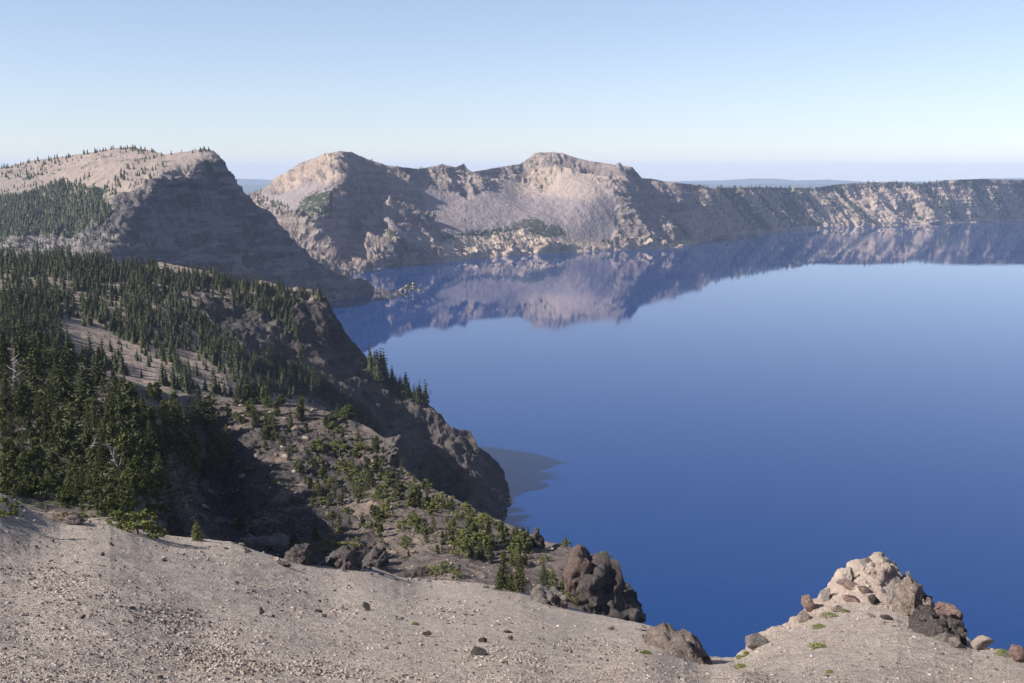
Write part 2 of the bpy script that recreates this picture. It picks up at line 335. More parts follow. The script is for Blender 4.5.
# foreground pumice slope with knoll
st = [(-320,480,-320,800),(0,492,0,800),(30,509,30,800),(60,518,60,800),(110,519,110,800),(140,530,140,800),(180,537,180,800),(230,542,230,800),(262,552,262,800),(295,563,295,800),(335,567,335,800),(372,567,372,800),(400,577,400,800),(440,580,440,800),(480,583,480,800),(520,589,520,800),(545,600,545,800),(590,613,590,800),(630,621,625,800),(660,628,655,800),(685,637,680,800),(700,652,695,800),(712,657,705,800),(735,657,725,800),(745,648,740,800),(757,634,757,800),(790,620,790,800),(808,606,806,800),(830,582,825,800),(848,565,840,800),(864,559,862,800),(880,556,880,800),(895,562,900,800),(905,577,915,800),(925,600,935,800),(950,620,955,800),(972,642,975,800),(1000,650,1000,800),(1030,662,1030,800),(1320,700,1320,800)]
ct = [(-320,480,110),(0,492,95),(60,518,98),(110,519,104),(180,536,110),(240,540,111),(290,566,101),(330,568,107),(372,567,115),(440,580,124),(480,583,124),(545,600,120),(590,613,116),(630,621,112),(685,637,104),(708,656,82),(735,657,82),(757,634,88),(808,606,96),(848,565,103),(880,556,106),(905,577,104),(925,600,98),(950,620,90),(972,642,80),(1000,650,74),(1030,662,66),(1320,700,50),
 (240,570,86),(330,590,90),(420,600,97),(180,560,84),(60,540,82),(100,560,70),(300,600,76),(500,625,74),(200,640,44),(0,600,50),(400,655,44),(600,655,56),(650,665,46),(780,645,72),(860,600,90),(860,640,70),(930,650,66),(860,668,50),(740,675,44),(1000,675,52),
 (0,683,27),(256,683,29),(512,683,31),(768,683,40),(1024,683,42),(-320,683,27),(1320,740,36),(0,800,13),(512,800,14),(1024,800,16),(-320,800,13),(1320,800,18)]
KN = [(735,655),(757,630),(808,600),(848,560),(880,550),(905,570),(975,640),(940,640),(900,610),(850,600),(800,630)]
def fg_disp(X, Y, P, t):
    wx, wy = wp(X, Y, P, 4, 5); c = inpoly(wx, wy, KN)*1.0
    dist = np.hypot(P[..., 0], P[..., 1])
    return fbm(P/14, 3)*.35*sstep(0, .1, t)+fbm(P/3.0, 5, .6)*.2+fbm(P/.7, 3)*.04+c*fbm(P/1.8, 4, .6, True)*.35
def fg_mask(X, Y, P):
    wx, wy = wp(X, Y, P, 3, 6); m = np.zeros(X.shape+(3,)); c = inpoly(wx, wy, KN)
    m[..., 2] = 1; m[..., 1] = c*.8+inpoly(wx, wy, [(860,572),(890,560),(905,580),(890,600),(865,590)])*.2
    return m
def pumice_mat():
    t = NT('pumice_gravel'); at = t.n('ShaderNodeAttribute', attribute_name='mask'); sp = t.n('ShaderNodeSeparateColor'); t.l(at.outputs[0], sp.inputs[0])
    p = t.coords(); n1 = t.noise(.12, 4, p); n2 = t.noise(1.3, 6, p, .65); n3 = t.noise(9, 6, p, .7); n4 = t.noise(30, 3, p, .6)
    n25 = t.noise(3.4, 6, p, .72)
    c = t.mix(t.ramp(n1, [(.35, 0.0), (.65, 1.0)]), (.47,.39,.325), (.56,.47,.395))
    c = t.mix(t.ramp(n2, [(.46, 0.0), (.60, .7)]), c, (.25,.19,.16))
    c = t.mix(t.ramp(n25, [(.52, 0.0), (.60, .6)]), c, (.22,.17,.145))
    c = t.mix(t.ramp(n3, [(.50, 0.0), (.57, .85)]), c, (.15,.115,.10))
    c = t.mix(t.ramp(n4, [(.54, 0.0), (.62, .8)]), c, (.58,.52,.45))
    c = t.mix(t.math('MULTIPLY', sp.outputs[1], .8), c, (.47,.36,.29)); t.color(c)
    vo = t.n('ShaderNodeTexVoronoi'); vo.inputs['Scale'].default_value = 6; t.l(p, vo.inputs['Vector'])
    vo2 = t.n('ShaderNodeTexVoronoi'); vo2.inputs['Scale'].default_value = 17; t.l(p, vo2.inputs['Vector'])
    h = t.math('ADD', t.math('MULTIPLY', vo.outputs[0], .7), t.math('MULTIPLY', vo2.outputs[0], .4)); h = t.math('SUBTRACT', t.math('ADD', n3, n2), h)
    t.bump(t.math('ADD', h, t.math('MULTIPLY', n25, 2.0)), .13, 1.0); return t.m
M_fg = pumice_mat()
layer('pumice_slope', st, ct, 900, 260, fg_disp, fg_mask, [(1.2,.6),(4,4),(12,16),(40,60)], M_fg, skirt=3)

# ------------------------------------------------------------------ base land sheet, far ridges, lake, sky
def disc(name, r, z, mat, n=96, c=(0, 0)):
    a = np.linspace(0, 2*np.pi, n, endpoint=False); V = [(c[0], c[1], z)]+[(c[0]+r*math.cos(x), c[1]+r*math.sin(x), z) for x in a]
    me = mesh_np(name, V, [(0, 1+i, 1+(i+1) % n) for i in range(n)], mat); return link(name, me, kind='structure')
t = NT('forest_plain'); p = t.coords(); t.color(t.mix(t.noise(.002, 6, p), (.03,.045,.03), (.09,.10,.06))); M_plain = t.m
disc('land', 34000, -40, M_plain)
def ridge(d, x0, x1, base, amp, seed, name):
    n = 260; az = np.linspace(x0, x1, n); prof = base+amp*(fbm(np.stack([az/130+seed, az*0, az*0], -1), 5)+.15)
    prof = np.maximum(prof, 20)
    rows = []
    for k, (dd, hf) in enumerate([(-2500, 0), (-1300, .45), (-500, .85), (0, 1), (700, .8), (2500, 0)]):
        q = pt(az, np.full(n, HOR), d+dd+fbm(np.stack([az/60+seed, az*0+k, az*0], -1), 3)*600); q[:, 2] = -45+(prof+45)*hf; rows.append(q)
    P = np.stack(rows, 1); idx = np.arange(n*6).reshape(n, 6)
    me = mesh_np(name, P.reshape(-1, 3), np.stack([idx[:-1, :-1], idx[:-1, 1:], idx[1:, 1:], idx[1:, :-1]], -1).reshape(-1, 4), M_plain, True)
    link(name, me, kind='structure')
ridge(24000, -400, 1600, 20, 130, 1.3, 'distant_hills')
ridge(31000, -400, 1600, 60, 200, 7.7, 'distant_hills')

t = NT('lake_water'); t.b.inputs['IOR'].default_value = 1.333; t.b.inputs['Specular IOR Level'].default_value = .5
t.color((.0002, .028, .125)); p = t.coords((1, 1, 1))
pn = t.noise(.0011, 4, t.coords((.35, 1, 1)), .6); rr = t.ramp(pn, [(.45, .02), (.62, .08)]); t.l(rr, t.b.inputs['Roughness'])
t.bump(t.noise(.25, 3, p), .02, .25); M_water = t.m
me = mesh_np('lake_water', [(-3500, 100, 0), (9000, 100, 0), (12000, 7700, 0), (-3500, 7700, 0)], [(0, 1, 2, 3)], M_water)
link('lake_water', me, kind='structure')

w = bpy.data.worlds.new('World'); SC.world = w; w.use_nodes = True; nt = w.node_tree; nt.nodes.clear()
sk = nt.nodes.new('ShaderNodeTexSky'); sk.sky_type = 'NISHITA'; sk.sun_disc = False; sk.sun_elevation = SUN_EL; sk.sun_rotation = SUN_AZ
sk.altitude = 1500; sk.air_density = 1.0; sk.dust_density = .6; sk.ozone_density = 3.0
bg = nt.nodes.new('ShaderNodeBackground'); bg.inputs[1].default_value = .083; wo = nt.nodes.new('ShaderNodeOutputWorld')
tn = nt.nodes.new('ShaderNodeMix'); tn.data_type = 'RGBA'; tn.blend_type = 'MULTIPLY'; tn.inputs[0].default_value = 1; tn.inputs[7].default_value = (1.0, .96, 1.005, 1)
hs = nt.nodes.new('ShaderNodeHueSaturation'); hs.inputs['Saturation'].default_value = .80; nt.links.new(sk.outputs[0], hs.inputs['Color'])
nt.links.new(hs.outputs[0], tn.inputs[6]); nt.links.new(tn.outputs[2], bg.inputs[0]); nt.links.new(bg.outputs[0], wo.inputs[0])
ld = bpy.data.lights.new('sun', 'SUN'); ld.energy = 5.0; ld.angle = math.radians(.5); ld.color = (1, .95, .88)
sun = bpy.data.objects.new('sun', ld); COL.objects.link(sun)
SD = Vector((math.sin(SUN_AZ)*math.cos(SUN_EL), math.cos(SUN_AZ)*math.cos(SUN_EL), math.sin(SUN_EL)))
sun.rotation_euler = (-SD).to_track_quat('-Z', 'Y').to_euler()
vs = SC.view_settings; vs.view_transform = 'Standard'; vs.look = 'None'; vs.exposure = 0.86; vs.gamma = 1

HZ = 3.2e-5
hm = bpy.data.materials.new('haze'); hm.use_nodes = True; hn = hm.node_tree; hn.nodes.clear()
ho = hn.nodes.new('ShaderNodeOutputMaterial'); hv = hn.nodes.new('ShaderNodeVolumePrincipled'); hn.links.new(hv.outputs[0], ho.inputs['Volume'])
hv.inputs['Color'].default_value = (.56, .68, .95, 1); hv.inputs['Density'].default_value = HZ; hv.inputs['Anisotropy'].default_value = .0
x0, x1, y0, y1, z0, z1 = -36000, 36000, -36000, 36000, -50, 520
V = [(x0,y0,z0),(x1,y0,z0),(x1,y1,z0),(x0,y1,z0),(x0,y0,z1),(x1,y0,z1),(x1,y1,z1),(x0,y1,z1)]
me = mesh_np('haze', V, [(0,3,2,1),(4,5,6,7),(0,1,5,4),(1,2,6,5),(2,3,7,6),(3,0,4,7)], hm)
link('haze', me, kind='stuff', label='thin blue haze over the lake and far rim', category='haze')

SC.cycles.volume_bounces = 1
#REST
# ------------------------------------------------------------------ rocks
def ico(sub):
    import bmesh
    b = bmesh.new(); bmesh.ops.create_icosphere(b, subdivisions=sub, radius=1)
    V = np.array([v.co[:] for v in b.verts]); Fc = np.array([[v.index for v in f.verts] for f in b.faces]); b.free(); return V, Fc
ICO = {k: ico(k) for k in (1, 2, 3, 4, 5)}
def rock_np(seed, sub=3, planes=16, rough=.05, squash=.75, cut=(.32, .8)):
    r = np.random.RandomState(seed); V, Fc = ICO[sub]; V = V.copy()
    for k in range(planes):
        n = r.normal(size=3); n /= np.linalg.norm(n); o = r.uniform(*cut); V -= n*np.maximum(V@n-o, 0)[:, None]
    if rough: V *= 1+(fbm(V*1.7+seed*3.1, 4, .6)*rough*2+fbm(V*5+seed, 3, .6, True)*rough*.8)[:, None]
    V *= [1, r.uniform(.7, 1), squash]; return V, Fc
def crag_np(seed, blocks, sub=4):
    """one weathered outcrop: many overlapping angular blocks, (x,y,z,r) in metres"""
    parts = []
    for k, (x, y, z, r) in enumerate(blocks):
        V, Fc = rock_np(seed*31+k, sub, 24, .03, 1.0, (.38, .62)); q = np.random.RandomState(seed*77+k); M = np.array(Matrix.Rotation(q.uniform(-.6, .6), 3, 'Y') @ Matrix.Rotation(q.uniform(0, 6.28), 3, 'Z'))
        parts.append((V*[q.uniform(.8, 1.2), q.uniform(.8, 1.2), q.uniform(.85, 1.3)]@M.T*r*1.6+[x, y, z], Fc))
    for k in range(len(blocks)*2):
        q = np.random.RandomState(seed*99+k); x, y, z, r = blocks[q.randint(len(blocks))]; d = q.normal(size=3); d /= np.linalg.norm(d); V, Fc = rock_np(seed+k*7, max(sub-1, 1), 16, .03, 1.0, (.35, .6)); rr = r*q.uniform(.2, .5)
        parts.append((V*[q.uniform(.6, 1.4), q.uniform(.7, 1.3), q.uniform(.6, 1.4)]*rr+np.array([x, y, z])+d*r*.85, Fc))
    return catm(parts)
def rock_mat(name, c1, c2, c3, sc=1.0):
    t = NT(name); p = t.coords(kind='obj'); oi = t.n('ShaderNodeObjectInfo')
    ad = t.n('ShaderNodeVectorMath', operation='ADD'); t.l(p, ad.inputs[0]); t.l(oi.outputs['Random'], ad.inputs[1]); v = ad.outputs[0]
    g = t.coords(); n1 = t.noise(.9*sc, 6, g, .65); n2 = t.noise(5*sc, 6, g, .7)
    c = t.mix(t.ramp(n1, [(.40, 0.0), (.55, 1.0)]), c1, c2); c = t.mix(t.ramp(n2, [(.48, 0.0), (.6, .9)]), c, c3)
    k = t.math('ADD', t.math('MULTIPLY', oi.outputs['Random'], .5), .75)
    c = t.mix(1.0, c, k, 'MULTIPLY'); t.color(c)
    t.bump(t.math('ADD', n1, n2), .45/sc, 1.0); return t.m
MR = {'dark': rock_mat('lava_and_shade_rock', (.05,.045,.045), (.09,.075,.07), (.16,.13,.12)),
      'red': rock_mat('red_lava_rock', (.06,.042,.038), (.11,.07,.06), (.17,.125,.11)),
      'grey': rock_mat('grey_rock', (.15,.13,.12), (.21,.18,.165), (.30,.26,.235)),
      'pale': rock_mat('pale_rock', (.30,.24,.20), (.40,.33,.28), (.26,.19,.16)),
      'pink': rock_mat('pinkish_rock', (.22,.145,.125), (.32,.22,.19), (.16,.11,.10))}
MR['rubble'] = rock_mat('rubbly_rock', (.30,.24,.20), (.19,.145,.125), (.10,.08,.072), 1.6)
RMESH = {}
def rock_mesh(seed, kind, sub=3):
    k = (seed, kind, sub)
    if k not in RMESH:
        V, Fc = rock_np(100+seed, sub); RMESH[k] = mesh_np('rock', V, Fc, MR[kind])
    return RMESH[k]
def boulder(px, py, w, h, kind, label, seed=None, group=None, name='boulder', sub=3, tilt=0, lift=.32):
    """px,py = centre of its foot in the photo, w,h its size there"""
    hit = cast(px, min(py, 682) if py < 683 else py)
    yy = py
    while hit is None or hit[0] in ('far_caldera_wall', 'shaded_cliff_mountain'):
        yy += 1
        if yy > py+14: return None
        hit = cast(px, yy)
    s = np.hypot(hit[1][0], hit[1][1])/F; seed = random.randrange(40) if seed is None else seed
    o = link(name, rock_mesh(seed % 9, kind, sub)); sx = w*s/2*1.12; sz = h*s/2*1.25
    o.location = hit[1]+Vector((0, sx*.3, sz*lift)); o.scale = (sx, sx*random.uniform(.8, 1.1), sz); o.rotation_euler = (random.uniform(-.15, .15), tilt, random.uniform(-.5, .5))
    o['label'] = label; o['category'] = 'boulder' if name == 'boulder' else name.replace('_', ' ')
    if group: o['group'] = group
    return o
def cells(V, n, r, amp, crease):
    """block-jointed displacement: every cell moves out by its own amount, the joints between cells cut in"""
    lo, hi = V.min(0), V.max(0); c = lo+(hi-lo)*r.uniform(size=(n, 3)); off = r.uniform(-1, 1, n); rot = r.normal(size=(n, 3))*.55
    W = V+fbm(V/(np.ptp(V[:, 0])*.25)+n, 2)[:, None]*.05*np.ptp(V[:, 0])
    D = np.linalg.norm(W[:, None]-c[None], axis=2); i = np.argsort(D, axis=1)[:, :2]; k = np.arange(len(V)); d1 = D[k, i[:, 0]]; d2 = D[k, i[:, 1]]
    return off[i[:, 0]]*amp+((V-c[i[:, 0]])*rot[i[:, 0]]).sum(1)*.6*amp/(d1.mean()+1e-6)*1.0-crease*np.exp(-(d2-d1)/(crease*.7+1e-6))
def crag(px, py, w, h, depth, kind, label, name, n=26, seed=1, prof=None, sub=3, rs=(.12, .26), red=None):
    """a weathered, jointed outcrop filling w x h pixels above its foot; prof(u) gives relative height for u in 0..1"""
    hit = cast(px, py) or cast(px, py+6)
    s = np.hypot(hit[1][0], hit[1][1])/F; W, Hh = w*s, h*s; r = np.random.RandomState(seed); prof = prof or (lambda u: 1-abs(2*u-1)**1.6)
    V, Fc = ICO[5]; V = V.copy(); nn = V.copy(); sg = np.sign(V); V = sg*np.abs(V)**.72
    u = V[:, 0]/2+.5; ph = np.interp(u, np.linspace(0, 1, 41), [prof(x) for x in np.linspace(0, 1, 41)])
    P = np.stack([V[:, 0]*W/2, V[:, 1]*max(depth, W*.22)*.8, np.where(V[:, 2] > 0, V[:, 2]*ph*Hh, V[:, 2]*Hh*.45)], -1)
    m = min(W, Hh*1.5)
    for cnt, amp, cr in ((n, .15, .06), (n*5, .075, .035), (n*18, .03, .018)): P = P+nn*cells(P, cnt, r, amp*m, cr*m)[:, None]
    P = P+nn*(fbm(P/(m*.12)+seed, 4, .6)*m*.03)[:, None]
    parts = [(P, Fc)]
    for k in range(int(n*1.6)):
        v = P[r.randint(len(P))]
        if v[2] < -.05*Hh: continue
        B, bf = rock_np(seed*13+k, 2 if m < 6 else 3, 18, .03, 1.0, (.35, .6)); M = np.array(Matrix.Rotation(r.uniform(-.7, .7), 3, 'Y') @ Matrix.Rotation(r.uniform(0, 6.28), 3, 'Z')); parts.append(((B*r.uniform(.7, 1.4, 3))@M.T*m*r.uniform(.08, .2)+v*.93, bf))
    P, Fc = catm(parts)
    o = link(name, mesh_np(name, P, Fc, MR[kind])); o.location = hit[1]+Vector(rays(px, py)).normalized()*depth*.7
    o['label'] = label; o['category'] = 'rock outcrop' if 'spire' not in name else 'rock spire'
    return o, s

P_ = lambda *a: (lambda u: float(np.interp(u, a[0::2], a[1::2])))
crag(606, 613, 62, 60, 7, 'dark', 'big dark blocky lava crag at the end of the rocky rib, above the blue water', 'lava_crag', 22, 5, P_(0,.55,.12,.85,.3,1,.5,.98,.62,.85,.75,.5,.9,.2,1,.05), 4, (.10, .2))
crag(578, 597, 34, 58, 5, 'red', 'rusty red and brown rock knob left of the big dark lava crag', 'red_rock_knob', 13, 8, P_(0,.55,.25,.85,.5,.95,.75,1,1,.8), 3, (.14, .25))
crag(537, 548, 17, 19, 2.2, 'dark', 'small pointed rock spire standing on the rib crest against the water', 'rock_spire', 12, 3, P_(0,.3,.4,1,.6,.95,1,.3), 3, (.16, .26))
crag(677, 657, 66, 22, 4, 'rubble', 'broken brown and grey rocks on the rounded end of the gravel slope', 'broken_outcrop', 18, 12, P_(0,.75,.2,.9,.45,1,.7,.8,.9,.5,1,.3), 3, (.2, .34))
crag(262, 548, 74, 13, 3, 'grey', 'low rough rock ledge with pale rubble along the left middle of the gravel edge', 'rock_ledge', 22, 21, P_(0,.1,.3,.8,.6,1,1,.6), 3, (.18, .35))
crag(302, 564, 34, 25, 3, 'dark', 'lumpy dark lava outcrop right of the low rubble ledge on the gravel edge', 'lava_outcrop', 12, 22, P_(0,.5,.3,1,.7,.9,1,.5), 3, (.16, .3))
crag(338, 568, 42, 22, 3, 'dark', 'dark jagged lava outcrop below the clump of green shrubs at the gravel edge', 'lava_outcrop', 14, 23, P_(0,.2,.3,.6,.6,1,.85,.95,1,.4), 3, (.18, .3))
crag(376, 566, 20, 20, 2, 'dark', 'round dark boulder knob standing above the dip in the gravel edge', 'lava_outcrop', 7, 24, P_(0,.5,.5,1,1,.5), 3, (.25, .38))
crag(418, 577, 34, 11, 2, 'dark', 'low dark rock ledge in deep shade behind the gravel edge', 'rock_ledge', 10, 25, P_(0,.6,.5,.9,1,.7), 3, (.25, .4))
crag(60, 523, 46, 9, 1.5, 'rubble', 'low pile of grey and dark stones at the far left of the gravel edge', 'stone_pile', 16, 27, P_(0,.6,.4,1,.7,.8,1,.6), 3, (.2, .4))
crag(545, 604, 36, 20, 3, 'grey', 'pale grey boulder pile right of the dark fir pair on the gravel edge', 'boulder_pile', 11, 26, P_(0,.5,.3,1,.7,.8,1,.3), 3, (.25, .4))
crag(388, 462, 36, 26, 8, 'dark', 'dark square topped outcrop on the rib crest above the shaded hollow', 'lava_outcrop', 10, 31, P_(0,.4,.3,.8,.8,1,1,.5), 3, (.2, .33))
crag(335, 428, 50, 10, 9, 'dark', 'grey rocky brow along the rib crest among small pines', 'rock_brow', 16, 32, P_(0,.3,.4,.8,.7,1,1,.7), 3, (.2, .35))
crag(168, 530, 30, 60, 6, 'dark', 'steep dark rock buttress on the left wall of the shaded hollow', 'rock_buttress', 9, 33, P_(0,.5,.4,1,1,.4), 3, (.14, .25))
# knoll
crag(880, 578, 34, 26, 2.2, 'pale', 'pale lichen stained rock pile on the very top of the right knoll', 'summit_outcrop', 11, 41, P_(0,.55,.4,1,.7,.9,1,.6), 4, (.22, .36))
crag(914, 618, 34, 48, 2, 'rubble', 'brown jagged rock rib below the summit on the right of the knoll', 'rock_rib', 20, 42, P_(0,.8,.25,1,.5,.75,.75,.6,1,.4), 3)
crag(938, 638, 44, 34, 2, 'dark', 'dark shaded broken rocks at the lower right side of the knoll', 'shaded_outcrop', 20, 43, P_(0,.9,.2,1,.4,.8,.6,.7,.8,.5,1,.2), 3)  # dark rock colour paints in the shadow on this side of the knoll
for a in [(808,612,16,27,'pink',0.0,'knobbly pinkish boulder standing on the left shoulder of the knoll',1),
          (804,622,13,14,'pale',0,'pale stone just under the knobbly boulder on the knoll\'s left shoulder',2),
          (826,601,17,24,'grey',.5,'tilted grey slab on the left ridge of the knoll',3),
          (848,583,17,25,'pale',.1,'pale pointed boulder on the upper left ridge of the knoll',4),
          (852,590,24,12,'pink',.2,'flat pinkish slab below the pale pointed boulder',5),
          (864,593,13,8,'pink',0,'small brown boulder in the middle of the knoll\'s pale face',6),
          (876,605,13,11,'dark',.3,'small dark wedge shaped boulder on the knoll\'s face',7),
          (851,602,22,10,'pink',.1,'rubbly pink stones low on the knoll\'s face',8),
          (886,620,14,6,'dark',.4,'low dark stone at the foot of the knoll\'s face',0),
          (871,617,12,5,'grey',.3,'thin flat grey stone near the foot of the knoll\'s face',1),
          (897,604,21,34,'grey',.05,'big grey upright block on the right of the knoll\'s summit',2),
          (906,586,13,24,'pale',.3,'pale leaning block right behind the big grey upright block',3),
          (921,589,9,11,'pink',0,'small stone sticking out against the water on the knoll\'s right ridge',4),
          (948,618,24,24,'pink',.1,'rounded pink boulder jutting from the knoll\'s right ridge over the water',5),
          (962,634,10,15,'grey',.1,'narrow grey stone right below the rounded pink boulder',6),
          (948,643,22,17,'grey',.2,'grey broken block at the foot of the knoll\'s dark side',8),
          (960,649,18,10,'grey',.5,'flat grey shards sloping down at the knoll\'s right foot',7),
          (982,650,23,14,'pale',.1,'pale flat topped boulder right of the knoll\'s foot',0),
          (905,610,16,16,'pink',.2,'brown block half in shadow on the knoll\'s dark side, near the big grey upright block',3),
          (918,604,12,12,'rubble',.1,'jagged brown stone on the skyline of the knoll\'s dark side',4),
          (932,612,14,13,'rubble',.3,'jutting brown stone left of the rounded pink boulder',5),
          (893,583,15,13,'pink',.1,'orange tinted block just under the knoll\'s summit on the right',6),
          (870,572,16,15,'grey',.1,'squared grey block on the left of the knoll\'s summit',7),
          (838,612,13,9,'rubble',.2,'low broken slab on the left ridge beside the tilted grey slab',8),
          (1016,661,20,26,'pink',.0,'pinkish boulder at the far right edge behind a green cushion plant',1),
          (757,648,34,22,'grey',.2,'grey rounded slab at the knoll\'s lower left corner by the water',2),
          (789,630,9,9,'pale',0,'little pale stone alone on the knoll\'s lower left ridge',3),
          (641,631,27,9,'pale',.1,'cream flat boulder at the foot of the big lava crag',4),
          # gravel slope
          (283,566,17,10,'dark',0,'square dark block on the gravel just below the lumpy lava outcrop',5),
          (246,553,8,6,'dark',0,'small dark stone on the gravel left of the square dark block',6),
          (261,615,9,13,'grey',.1,'upright grey stone on the left middle of the gravel slope',7),
          (273,617,8,5,'grey',.1,'small flat stone lying beside the upright grey stone',8),
          (82,619,8,6,'dark',0,'dark stone on the left part of the gravel with a pale stone beside it',0),
          (132,609,9,5,'dark',0,'black flat stone on the left part of the gravel slope',1),
          (63,640,9,5,'dark',0,'lowest dark stone on the left part of the gravel',2),
          (52,542,7,8,'grey',0,'little upright stone near the top of the left gravel slope',3),
          (102,556,8,7,'dark',0,'dark stone near the top of the gravel right of the little upright stone',4),
          (92,615,5,3,'red',0,'tiny reddish stone low on the left gravel slope',8),
          (318,612,9,6,'dark',.2,'dark stone on the gravel right of the upright grey stone',5),
          (323,617,7,4,'dark',0,'small dark stone directly below the dark stone in the gravel centre left',6),
          (366,610,15,9,'dark',.45,'long dark slanting stone in the middle of the gravel',7),
          (395,619,11,8,'grey',.1,'bluish grey boulder in the middle of the gravel slope',8),
          (426,636,13,9,'red',.4,'reddish dark wedge stone below the bluish grey boulder',0),
          (399,644,7,5,'grey',0,'small bluish stone directly under the bluish grey boulder',1),
          (386,649,6,5,'red',0,'small maroon stone low in the middle of the gravel',2),
          (483,642,16,9,'red',.1,'reddish boulder on the right middle of the gravel slope',3),
          (510,640,11,8,'dark',.1,'dark blocky boulder right of the reddish boulder',4),
          (508,633,11,5,'dark',.2,'thin dark stone just above the dark blocky boulder',5),
          (476,655,20,11,'dark',.05,'largest low dark boulder at the bottom middle of the gravel',6),
          (566,652,11,8,'grey',0,'grey brown boulder on the gravel left of the cream grass tuft',7),
          (618,648,5,4,'red',0,'small maroon stone on the gravel below the broken outcrop',8),
          (611,630,10,6,'grey',.2,'flat stone on the gravel under the dark lava crag',0),
          (646,640,14,9,'dark',.4,'dark leaning slab on the rounded end of the gravel slope',1),
          (663,648,11,5,'dark',.5,'thin dark slab slanting beside the broken outcrop',2),
          (160,678,11,5,'dark',0,'dark flat stone at the bottom left on the brightest gravel',3),
          (370,570,9,6,'pale',0,'pale rock against the foot of the round dark boulder knob',4),
          (485,588,8,9,'grey',0,'rounded grey stone on the gravel edge left of the dark firs',5),
          (497,589,8,9,'grey',.2,'second grey stone on the gravel edge touching the dark firs',6)]:
    kb = 1.3 if a[0] > 780 and a[2] > 10 else 1
    boulder(a[0], a[1], a[2]*kb, a[3]*kb, a[4], a[6], a[7], tilt=a[5], sub=4 if a[2] > 12 else 3)
# loose boulders in zones
def inside(poly):
    xs = [p[0] for p in poly]; ys = [p[1] for p in poly]
    while True:
        x, y = random.uniform(min(xs), max(xs)), random.uniform(min(ys), max(ys))
        if inp1(x, y, poly): return x, y
for poly, n, wr, kinds, lab, grp in [
    ([(170,415),(300,415),(360,450),(350,520),(250,540),(190,520)], 42, (4, 12), ('grey','grey','pale','dark'), 'grey boulder catching light in the dark shaded hollow', 'boulders in the shaded hollow'),
    ([(200,398),(300,404),(380,440),(380,455),(300,425),(200,412)], 26, (4, 10), ('grey','pale'), 'grey boulder among the small pines on the rib crest', 'boulders on the rib crest'),
    ([(400,490),(540,550),(540,590),(420,565),(370,540)], 26, (3, 8), ('grey','pink','dark'), 'stone between shrubs on the slope that falls to the water', 'stones on the shrubby slope'),
    ([(235,535),(290,550),(300,568),(270,560),(230,545)], 34, (4, 11), ('pale','grey','dark'), 'pale rubble stone beside the low ledge on the gravel edge', 'rubble by the low ledge'),
    ([(330,560),(400,566),(470,582),(450,586),(390,580),(340,572)], 18, (4, 9), ('grey','dark','grey'), 'stone lying along the middle of the gravel edge', 'stones along the gravel edge'),
    ([(560,560),(600,570),(590,600),(555,590)], 12, (4, 9), ('red','dark','pink'), 'reddish stone below the rusty rock knob', 'stones below the red knob'),
    ([(20,560),(440,600),(600,650),(300,675),(20,650)], 46, (3, 6), ('dark','dark','red','grey'), 'small dark stone scattered on the open gravel slope', 'small stones on the open gravel'),
    ([(30,535),(200,548),(240,570),(200,600),(30,580)], 34, (3, 7), ('dark','grey','grey'), 'small stone in the darker patch of the upper left gravel', 'small stones on the upper left gravel'),
    ([(150,395),(190,440),(180,520),(160,530),(140,440)], 16, (4, 9), ('grey','pale'), 'stone on the broken rock spur left of the dark hollow', 'stones on the spur')]:
    for k in range(n):
        x, y = inside(poly); wd = random.uniform(*wr)*random.choice((.7, 1, 1))
        boulder(x, y, wd, wd*random.uniform(.5, .8), random.choice(kinds), lab, group=grp, sub=2)

# gravel: nobody could count it
def gravel():
    base = [rock_np(900+k, 1, 6, 0, .7, (.5, .9)) for k in range(8)]; parts = [[], []]
    def put(n, poly, smin, smax, names, px_w=None):
        c = 0
        while c < n:
            x, y = inside(poly); h = cast(x, y, names); c += 1
            if h is None: continue
            d = math.hypot(h[1][0], h[1][1]); s = min(random.paretovariate(2.5)*smin, smax, (2.6 if random.random() < .97 else 4)*d/F)
            if s*F/d < .45: s = .45*d/F*random.uniform(.8, 1.4)
            V, Fc = base[random.randrange(8)]; a = random.uniform(0, 6.28); ca, sa = math.cos(a), math.sin(a)
            W = V*s*np.array([1, random.uniform(.7, 1), random.uniform(.6, 1)]); W = np.stack([W[:, 0]*ca-W[:, 1]*sa, W[:, 0]*sa+W[:, 1]*ca, W[:, 2]], -1)
            dk = random.random() < .75; W *= 1.35 if dk else .9; parts[0 if dk else 1].append((W+np.array(h[1]), Fc))
    fg = ('pumice_slope',)
    put(34000, [(0,492),(240,535),(480,580),(700,655),(760,630),(860,580),(900,580),(1024,660),(1024,720),(0,720)], .022, .26, fg)
    for k in range(16):
        cx, cy = random.uniform(0, 620), random.uniform(555, 672); put(260, [(cx-45, cy-5), (cx, cy-11), (cx+55, cy+3), (cx+40, cy+12), (cx-30, cy+7)], .04, .30, fg)
    put(6000, [(160,400),(400,440),(600,560),(600,600),(300,560),(170,530)], .10, .9, ('rocky_rib',))
    t = NT('gravel_stone'); g = t.n('ShaderNodeNewGeometry').outputs['Random Per Island']
    t.color(t.ramp(g, [(0, (.06,.045,.04)), (.3, (.14,.105,.09)), (.7, (.25,.2,.17)), (1, (.34,.29,.25))])); m1 = t.m
    t = NT('pale_gravel_stone'); g = t.n('ShaderNodeNewGeometry').outputs['Random Per Island']
    t.color(t.ramp(g, [(0, (.25,.21,.18)), (.6, (.34,.285,.24)), (1, (.42,.36,.305))])); m2 = t.m
    for pr, m in zip(parts, (m1, m2)):
        V, Fc = catm(pr); link('gravel', mesh_np('gravel', V, Fc, m), kind='stuff', label='loose volcanic gravel strewn over the slopes', category='gravel')
gravel()

